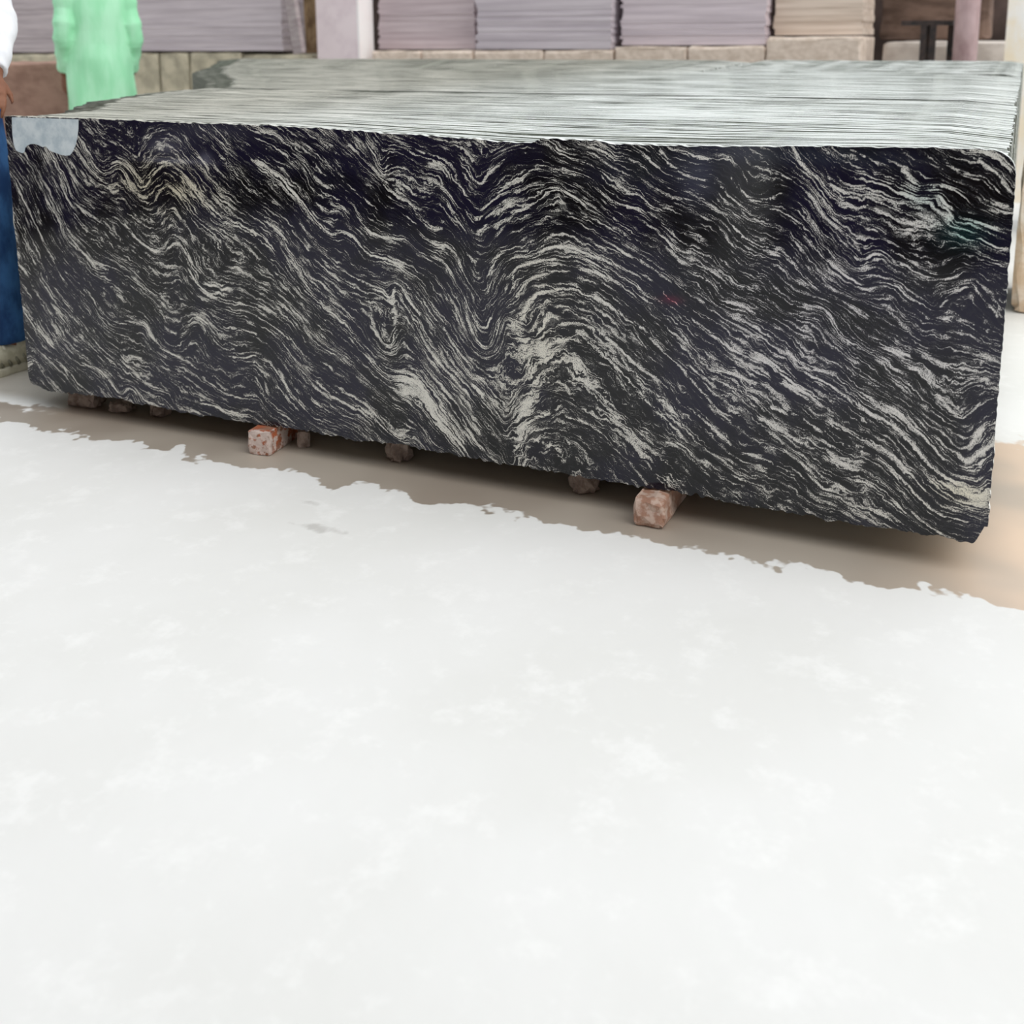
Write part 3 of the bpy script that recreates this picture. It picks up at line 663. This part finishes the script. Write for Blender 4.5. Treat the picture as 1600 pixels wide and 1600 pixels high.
# tan rough block beyond the right end of the stack
tb = rough_block('stone_block', 1.2, .5, .62, [simple('tan_block', srgb(214, 188, 160), srgb(244, 232, 218), (9, 9, 12), .85, .4)], bev=.03, jit=.012, cuts=4, seed=93)
tb.location = (3.25, 2.66, 0); tag(tb, 'tan rough stone block beyond the right end of the slab stack', 'stone block')
wb = rough_block('stone_block', 2.2, .6, 1.06, [simple('outdoor_white', srgb(244, 240, 236), srgb(253, 252, 250), (9, 9, 12), .85, .3)], bev=.03, jit=.01, cuts=4, seed=94)  # block added to give the white of the bright outdoors
wb.location = (3.9, 4.6, 0); tag(wb, 'white block standing in for the bright outdoors behind the tan block at the right edge', 'stone block')
# unseen shed roof, added to dim the rear of the yard, and the dark wall of the shed facing the slabs (behind the photographer)
bm = bmesh.new(); box(bm, -10, 2.4, 6.4, 8, 3.4, 3.5); frombm('shade_roof', bm, [MW], kind='structure')
bm = bmesh.new()
box(bm, -9, 1.2, -3.5, -3.3, 0, 3.6); box(bm, 1.5, 9, -3.5, -3.3, 0, 3.6); box(bm, 1.2, 1.5, -3.5, -3.3, 2.6, 3.6)
frombm('wall_front', bm, [MW], kind='structure')
bm = bmesh.new(); box(bm, -2.6, -2.4, -3.3, -.6, 0, 3.6); frombm('shade_wall_left', bm, [MW], kind='structure')  # unseen wall, added to darken the left part of the polished face

# ================================================================ PEOPLE
def loft(bm, rings, seg=20, cap=True):
    """rings: (centre, rx, ry, (optional) yaw). The ring plane is perpendicular to the path; rx lies along the side vector."""
    cs = [Vector(r[0]) for r in rings]; prev = None; n = len(cs)
    for i, r in enumerate(rings):
        d = (cs[min(i+1, n-1)]-cs[max(i-1, 0)]).normalized()
        side = r[3] if len(r) > 3 else Vector((1, 0, 0)); side = (side-d*side.dot(d)).normalized(); up = d.cross(side)
        ring = [bm.verts.new(cs[i]+side*(r[1]*math.cos(2*math.pi*k/seg))+up*(r[2]*math.sin(2*math.pi*k/seg))) for k in range(seg)]
        if prev:
            for k in range(seg): bm.faces.new((prev[k], prev[(k+1) % seg], ring[(k+1) % seg], ring[k]))
        elif cap: bm.faces.new(ring[::-1])
        prev = ring
    if cap: bm.faces.new(prev)
def ball(bm, c, r, sc=(1, 1, 1)):
    M = Matrix.Translation(c) @ Matrix.Diagonal((*sc, 1)); bmesh.ops.create_icosphere(bm, subdivisions=2, radius=r, matrix=M)
def skinned(name, bm, mat, parent, voxel=.008, smooth=4):
    bmesh.ops.recalc_face_normals(bm, faces=bm.faces)
    o = frombm(name, bm, [mat], parent)
    m = o.modifiers.new('merge', 'REMESH'); m.mode = 'VOXEL'; m.voxel_size = voxel; m.use_smooth_shade = True
    s = o.modifiers.new('soft', 'SMOOTH'); s.iterations = smooth; s.factor = .5
    return o
SKIN = simple('skin', srgb(120, 78, 58), srgb(134, 90, 68), (10, 10, 10), .55, .05)
HAIR = simple('hair', (.008, .006, .005, 1), (.02, .016, .013, 1), (60, 60, 60), .5, .3)
def arm_pts(sh, el, wr, r=(.052, .042, .029), k=1.0, upto=1.0):
    a, b, c = Vector(sh), Vector(el), Vector(wr)
    P = [(a, r[0]*k, r[0]*k), (a.lerp(b, .5), (r[0]*.93)*k, (r[0]*.93)*k), (b, r[1]*k, r[1]*k), (b.lerp(c, .3), r[1]*1.03*k, r[1]*1.0*k), (b.lerp(c, upto), (r[2] if upto > .9 else r[1])*k, r[2]*k)]
    return P
def hand(bm, wr, d, palm_n, thumb_side):
    """palm plus four fingers of unequal length and a thumb from the side of the palm"""
    wr = Vector(wr); d = Vector(d).normalized(); nrm = Vector(palm_n); nrm = (nrm-d*nrm.dot(d)).normalized(); s = d.cross(nrm)*thumb_side
    loft(bm, [(wr-d*.02, .027, .021, s), (wr+d*.02, .031, .018, s), (wr+d*.06, .040, .016, s), (wr+d*.088, .040, .013, s)], 14)
    for k, (off, L) in enumerate(((.030, .068), (.010, .078), (-.011, .072), (-.031, .056))):
        b = wr+d*.082+s*off; j1 = b+d*L*.42+s*off*.12+nrm*.006; j2 = j1+d*L*.30+nrm*.014; j3 = j2+d*L*.22+nrm*.020
        loft(bm, [(b-d*.012, .0085, .0085, s), (b, .0088, .0088, s), (j1, .0082, .0082, s), (j2, .0074, .0072, s), (j3, .0055, .005, s)], 8)
    b = wr+d*.025+s*.026; j = b+d*.032+s*.026+nrm*.010; e = j+d*.030+s*.008+nrm*.008
    loft(bm, [(b-s*.012, .012, .012, nrm), (b, .0115, .0115, nrm), (j, .0098, .0095, nrm), (e, .0065, .006, nrm)], 8)
def make_person(loc, rz, H, arms, legs, shirt_mat, trouser_mat, shoe_mat, label, shirt_hem, fold_seed=0, shoe_detail=False):
    """local frame: faces -Y, left arm at +X. arms: {side: (elbow, wrist)}, legs: {side: (hip,knee,ankle,toe direction)}; metres for H = 1.70"""
    root = empty('person', loc, rz); tag(root, label, 'person'); k = H/1.70; root.scale = (k, k, k); X = Vector((1, 0, 0))
    bm = bmesh.new()
    loft(bm, [((0,.0,.86), .150,.105), ((0,.005,.94), .165,.115), ((0,.0,1.06), .135,.095), ((0,-.005,1.20), .150,.105), ((0,.0,1.32), .170,.105), ((0,.005,1.40), .125,.075), ((0,.005,1.44), .060,.058), ((0,-.005,1.50), .053,.055)], 24)
    # head with jaw, brow, nose, ears
    loft(bm, [((0,-.010,1.475), .045,.050), ((0,-.030,1.495), .054,.066), ((0,-.022,1.53), .066,.082), ((0,-.012,1.58), .073,.093), ((0,-.006,1.63), .074,.097), ((0,0,1.67), .060,.080), ((0,0,1.695), .028,.04)], 24)
    loft(bm, [((0,-.098,1.600), .007,.006), ((0,-.110,1.575), .010,.009), ((0,-.117,1.553), .014,.011), ((0,-.104,1.543), .010,.008)], 10)
    for s in (-1, 1):
        loft(bm, [((s*.070,.004,1.555), .010,.008), ((s*.078,.008,1.585), .012,.016), ((s*.074,.006,1.61), .008,.010)], 10); ball(bm, (s*.03,-.094,1.603), .014, (1.5,.6,.5))
    ball(bm, (0,-.100,1.520), .012, (2.0,.8,.55))
    for s in (-1, 1):
        el, wr, hd, pn = arms[s]; loft(bm, arm_pts((s*.175, .005, 1.375), el, wr, (.047,.038,.027)), 16); ball(bm, (s*.170,.005,1.375), .052)
        hand(bm, wr, hd, pn, s)
        hip, kn, an, toe = [Vector(v) for v in legs[s]]
        loft(bm, [(hip+Vector((0,0,.03)), .088,.095), (hip.lerp(kn,.4), .078,.082), (kn, .055,.060), (kn.lerp(an,.3), .053,.060), (an, .036,.038), (an-Vector((0,0,.05)), .036,.045)], 18)
        loft(bm, [(an-toe*.03-Vector((0,0,.045)), .03,.03, Vector((0,0,1)).cross(toe)), (an+toe*.09-Vector((0,0,.055)), .036,.022, Vector((0,0,1)).cross(toe)), (an+toe*.15-Vector((0,0,.062)), .033,.014, Vector((0,0,1)).cross(toe))], 14)
    body = skinned('body', bm, SKIN, root, .0062, 3)
    # eyes, mouth, hair
    for s in (-1, 1):
        b2 = bmesh.new(); ball(b2, (s*.031,-.093,1.588), .0115, (1.2,.7,.75)); frombm('eye', b2, [EYE], body, smooth=True)
    b2 = bmesh.new(); ball(b2, (0,-.107,1.520), .006, (3.4,.7,.6)); frombm('mouth', b2, [LIP], body, smooth=True)
    b2 = bmesh.new(); loft(b2, [((0,.035,1.535), .074,.062), ((0,.030,1.58), .081,.080), ((0,.016,1.635), .083,.098), ((0,.008,1.675), .070,.090), ((0,.008,1.706), .035,.05)], 22); skinned('hair', b2, HAIR, body, .008, 3)
    # shirt
    b2 = bmesh.new(); r = random.Random(fold_seed); hem = shirt_hem; K = 40; rings = []
    prof = [(hem,.205,.150),(hem+.08,.200,.146),(.95,.192,.142),(1.04,.180,.132),(1.12,.180,.130),(1.22,.188,.134),(1.31,.195,.130),(1.38,.165,.105),(1.425,.100,.078),(1.455,.068,.066)]
    prof = [p for p in prof if p[0] >= hem]
    zs = np.linspace(hem, 1.455, 30); ph = [r.uniform(0, 6.3) for _ in range(6)]
    for z in zs:
        rx = float(np.interp(z, [p[0] for p in prof], [p[1] for p in prof])); ry = float(np.interp(z, [p[0] for p in prof], [p[2] for p in prof]))
        ring = []
        for q in range(K):
            a = 2*math.pi*q/K; f = max(0, min(1, (1.35-z)/.4))
            w = 1+f*(.028*math.sin(5*a+ph[0]+6*z)+.020*math.sin(9*a+ph[1]-4*z)+.012*math.sin(3*a+22*z+ph[2])); ring.append(b2.verts.new((rx*w*math.cos(a), ry*w*math.sin(a), z)))
        if rings:
            for q in range(K): b2.faces.new((rings[-1][q], rings[-1][(q+1) % K], ring[(q+1) % K], ring[q]))
        else: b2.faces.new(ring[::-1])
        rings.append(ring)
    b2.faces.new(rings[-1])
    for s in (-1, 1):
        el, wr, hd, pn = arms[s]; a, b, c = Vector((s*.155, .005, 1.375)), Vector(el), Vector(wr)
        pts = [a]+[a.lerp(b, t) for t in (.2,.35,.5,.65,.8,.92)]+[b]+[b.lerp(c, t) for t in (.12,.25,.38,.5,.62,.74,.84,.93)]
        rr_ = [.075,.074,.070,.067,.064,.062,.060,.058,.058,.056,.053,.050,.047,.045,.043,.041]
        loft(b2, [(p, q*(1+.09*math.sin(i*2.1+ph[3])), q*(1+.09*math.cos(i*1.7+ph[4]))) for i, (p, q) in enumerate(zip(pts, rr_))], 20)
    sh = skinned('shirt', b2, shirt_mat, root, .0075, 2)
    # trousers, one piece
    b2 = bmesh.new()
    loft(b2, [((0,.003,.80), .155,.112), ((0,.005,.90), .166,.117), ((0,.003,1.0), .142,.102), ((0,0,1.02), .138,.098)], 24)
    for s in (-1, 1):
        hip, kn, an, toe = [Vector(v) for v in legs[s]]
        pts = [hip+Vector((0,0,.06))]+[hip.lerp(kn, t) for t in (.2,.4,.6,.8)]+[kn]+[kn.lerp(an, t) for t in (.15,.3,.45,.6,.72,.82,.9,.97)]
        rr_ = [.085,.088,.092,.086,.078,.072,.070,.070,.068,.065,.063,.062,.063,.060]
        loft(b2, [(p, q*(1+.05*math.sin(i*2.3+s)), q*(1+.05*math.cos(i*1.9))) for i, (p, q) in enumerate(zip(pts, rr_))], 22)
    skinned('trousers', b2, trouser_mat, root, .009, 2)
    for s in (-1, 1):
        hip, kn, an, toe = [Vector(v) for v in legs[s]]; toe = toe.normalized(); sd = Vector((0,0,1)).cross(toe); g = Vector((an.x, an.y, 0))
        b2 = bmesh.new()
        loft(b2, [(g-toe*.075+Z3(.050), .022,.028, sd), (g-toe*.055+Z3(.056), .038,.044, sd), (g+Z3(.060), .041,.050, sd), (g+toe*.06+Z3(.056), .044,.044, sd), (g+toe*.12+Z3(.043), .048,.030, sd), (g+toe*.165+Z3(.036), .044,.022, sd), (g+toe*.19+Z3(.032), .025,.014, sd)], 20)
        loft(b2, [(g-toe*.02+Z3(.06), .040,.045), (g-toe*.012+Z3(.105), .040,.045)], 18)
        shoe = skinned('shoe', b2, shoe_mat, root, .005, 3)
        b2 = bmesh.new(); out = []
        for q in range(36):
            a = 2*math.pi*q/36; u = math.cos(a); v_ = math.sin(a); L = .135; wv = .050*(1-.12*abs(u)) if u > 0 else .041
            out.append(g+toe*(.058+L*u)+sd*(wv*v_*(1 if abs(u) < .9 else .95)))
        lo = [b2.verts.new((p.x, p.y, .0005)) for p in out]; hi = [b2.verts.new((p.x, p.y, .026)) for p in out]
        b2.faces.new(lo[::-1]); b2.faces.new(hi)
        for q in range(36): b2.faces.new((lo[q], lo[(q+1) % 36], hi[(q+1) % 36], hi[q]))
        bmesh.ops.bevel(b2, geom=[e for e in b2.edges if abs(e.verts[0].co.z-e.verts[1].co.z) < .001], offset=.004, segments=2)
        frombm('sole', b2, [SOLE], shoe, smooth=True)
        if shoe_detail:
            for q in range(6):
                b2 = bmesh.new()
                t_ = .045+q*.018; zc = .101-q*.0085
                loft(b2, [(g+toe*(t_+.004)-sd*.034+Z3(zc-.017), .0045,.0025, toe), (g+toe*t_-sd*.018+Z3(zc-.002), .0045,.0025, toe), (g+toe*(t_-.002)+Z3(zc+.004), .0045,.0025, toe), (g+toe*t_+sd*.018+Z3(zc-.002), .0045,.0025, toe), (g+toe*(t_+.004)+sd*.034+Z3(zc-.017), .0045,.0025, toe)], 8)
                frombm('lace', b2, [LACE], shoe, smooth=True)
            for q in range(4):
                for s2 in (-1, 1):
                    b2 = bmesh.new()
                    a0 = g-toe*(.02-.028*q)+s2*sd*.044+Z3(.030); a1 = a0+toe*.012+Z3(.03)-s2*sd*.006
                    loft(b2, [(a0, .006,.003, toe), (a1, .004,.003, toe)], 8)
                    frombm('side_stripe', b2, [STRIPE], shoe, smooth=True)
    return root
def Z3(z): return Vector((0, 0, z))
EYE = simple('eye', (.5, .48, .45, 1), (.03, .02, .02, 1), (40, 40, 40), .2, 0); LIP = simple('lip', srgb(110, 60, 52), srgb(120, 68, 58), (20, 20, 20), .5, 0)
SOLE = simple('rubber_sole', srgb(196, 192, 172), srgb(214, 210, 192), (30, 30, 30), .7, .1); LACE = simple('laces', srgb(205, 202, 186), srgb(226, 224, 210), (80, 80, 80), .8, .1)
STRIPE = simple('shoe_stripe', srgb(120, 118, 104), srgb(140, 138, 122), (60, 60, 60), .8, .1)
MINT = simple('mint_cotton', srgb(160, 232, 186), srgb(184, 243, 206), (9, 9, 3), .9, .35, 4, .35, .65, .02)
WHITE = simple('white_cotton', srgb(222, 224, 230), srgb(238, 240, 244), (9, 9, 3), .9, .3, 4, .35, .65, .02)
JEANS = simple('blue_denim', srgb(24, 58, 104), srgb(52, 96, 146), (14, 14, 7), .85, .4, 5, .35, .65, .01)
DARKT = simple('dark_trousers', (.03, .03, .04, 1), (.05, .05, .06, 1), (9, 9, 5), .9, .2)
CANVAS = simple('cream_canvas', srgb(178, 174, 152), srgb(206, 202, 182), (40, 40, 40), .85, .3, 4, .35, .65, .004); BLK = simple('black_shoe', (.02, .02, .02, 1), (.04, .04, .04, 1), (20, 20, 20), .6, .1)

# man in the mint green shirt, back turned to the yard, behind the left end of the stack
d0 = Vector((0, -1, 0)); up = Vector((0, 0, 1))
make_person((-2.60, 3.02, 0), math.radians(180+58), 1.72,
    {1: ((.205,.04,1.10), (.195,-.05,.86), (0,-.25,-1), (-1,-.3,0)), -1: ((-.205,.04,1.09), (-.195,-.04,.85), (0,-.2,-1), (1,-.3,0))},
    {1: ((.09,0,.88), (.10,-.015,.48), (.105,.01,.085), d0), -1: ((-.09,0,.88), (-.10,-.02,.48), (-.11,.015,.085), d0)},
    MINT, DARKT, BLK, 'man in a loose mint green shirt standing with his back turned behind the stack', .64, 3)
# man in white shirt and jeans at the left end, cut by the frame
make_person((-.625, .335, 0), math.radians(-14), 1.72,
    {1: ((.30,.03,1.13), (.455,-.08,.965), (.6,-.35,-.5), (-.5,-.2,-1)), -1: ((-.27,.03,1.10), (-.27,-.06,.86), (0,-.25,-1), (1,-.3,0))},
    {1: ((.135,0,.88), (.228,-.02,.48), (.262,.0,.085), Vector((.05,-1,0)).normalized()), -1: ((-.09,0,.88), (-.12,-.02,.48), (-.14,.02,.085), Vector((-.2,-1,0)).normalized())},
    WHITE, JEANS, CANVAS, 'man in white shirt, blue jeans and cream sneakers at the slabs\' left end', .86, 5, True)
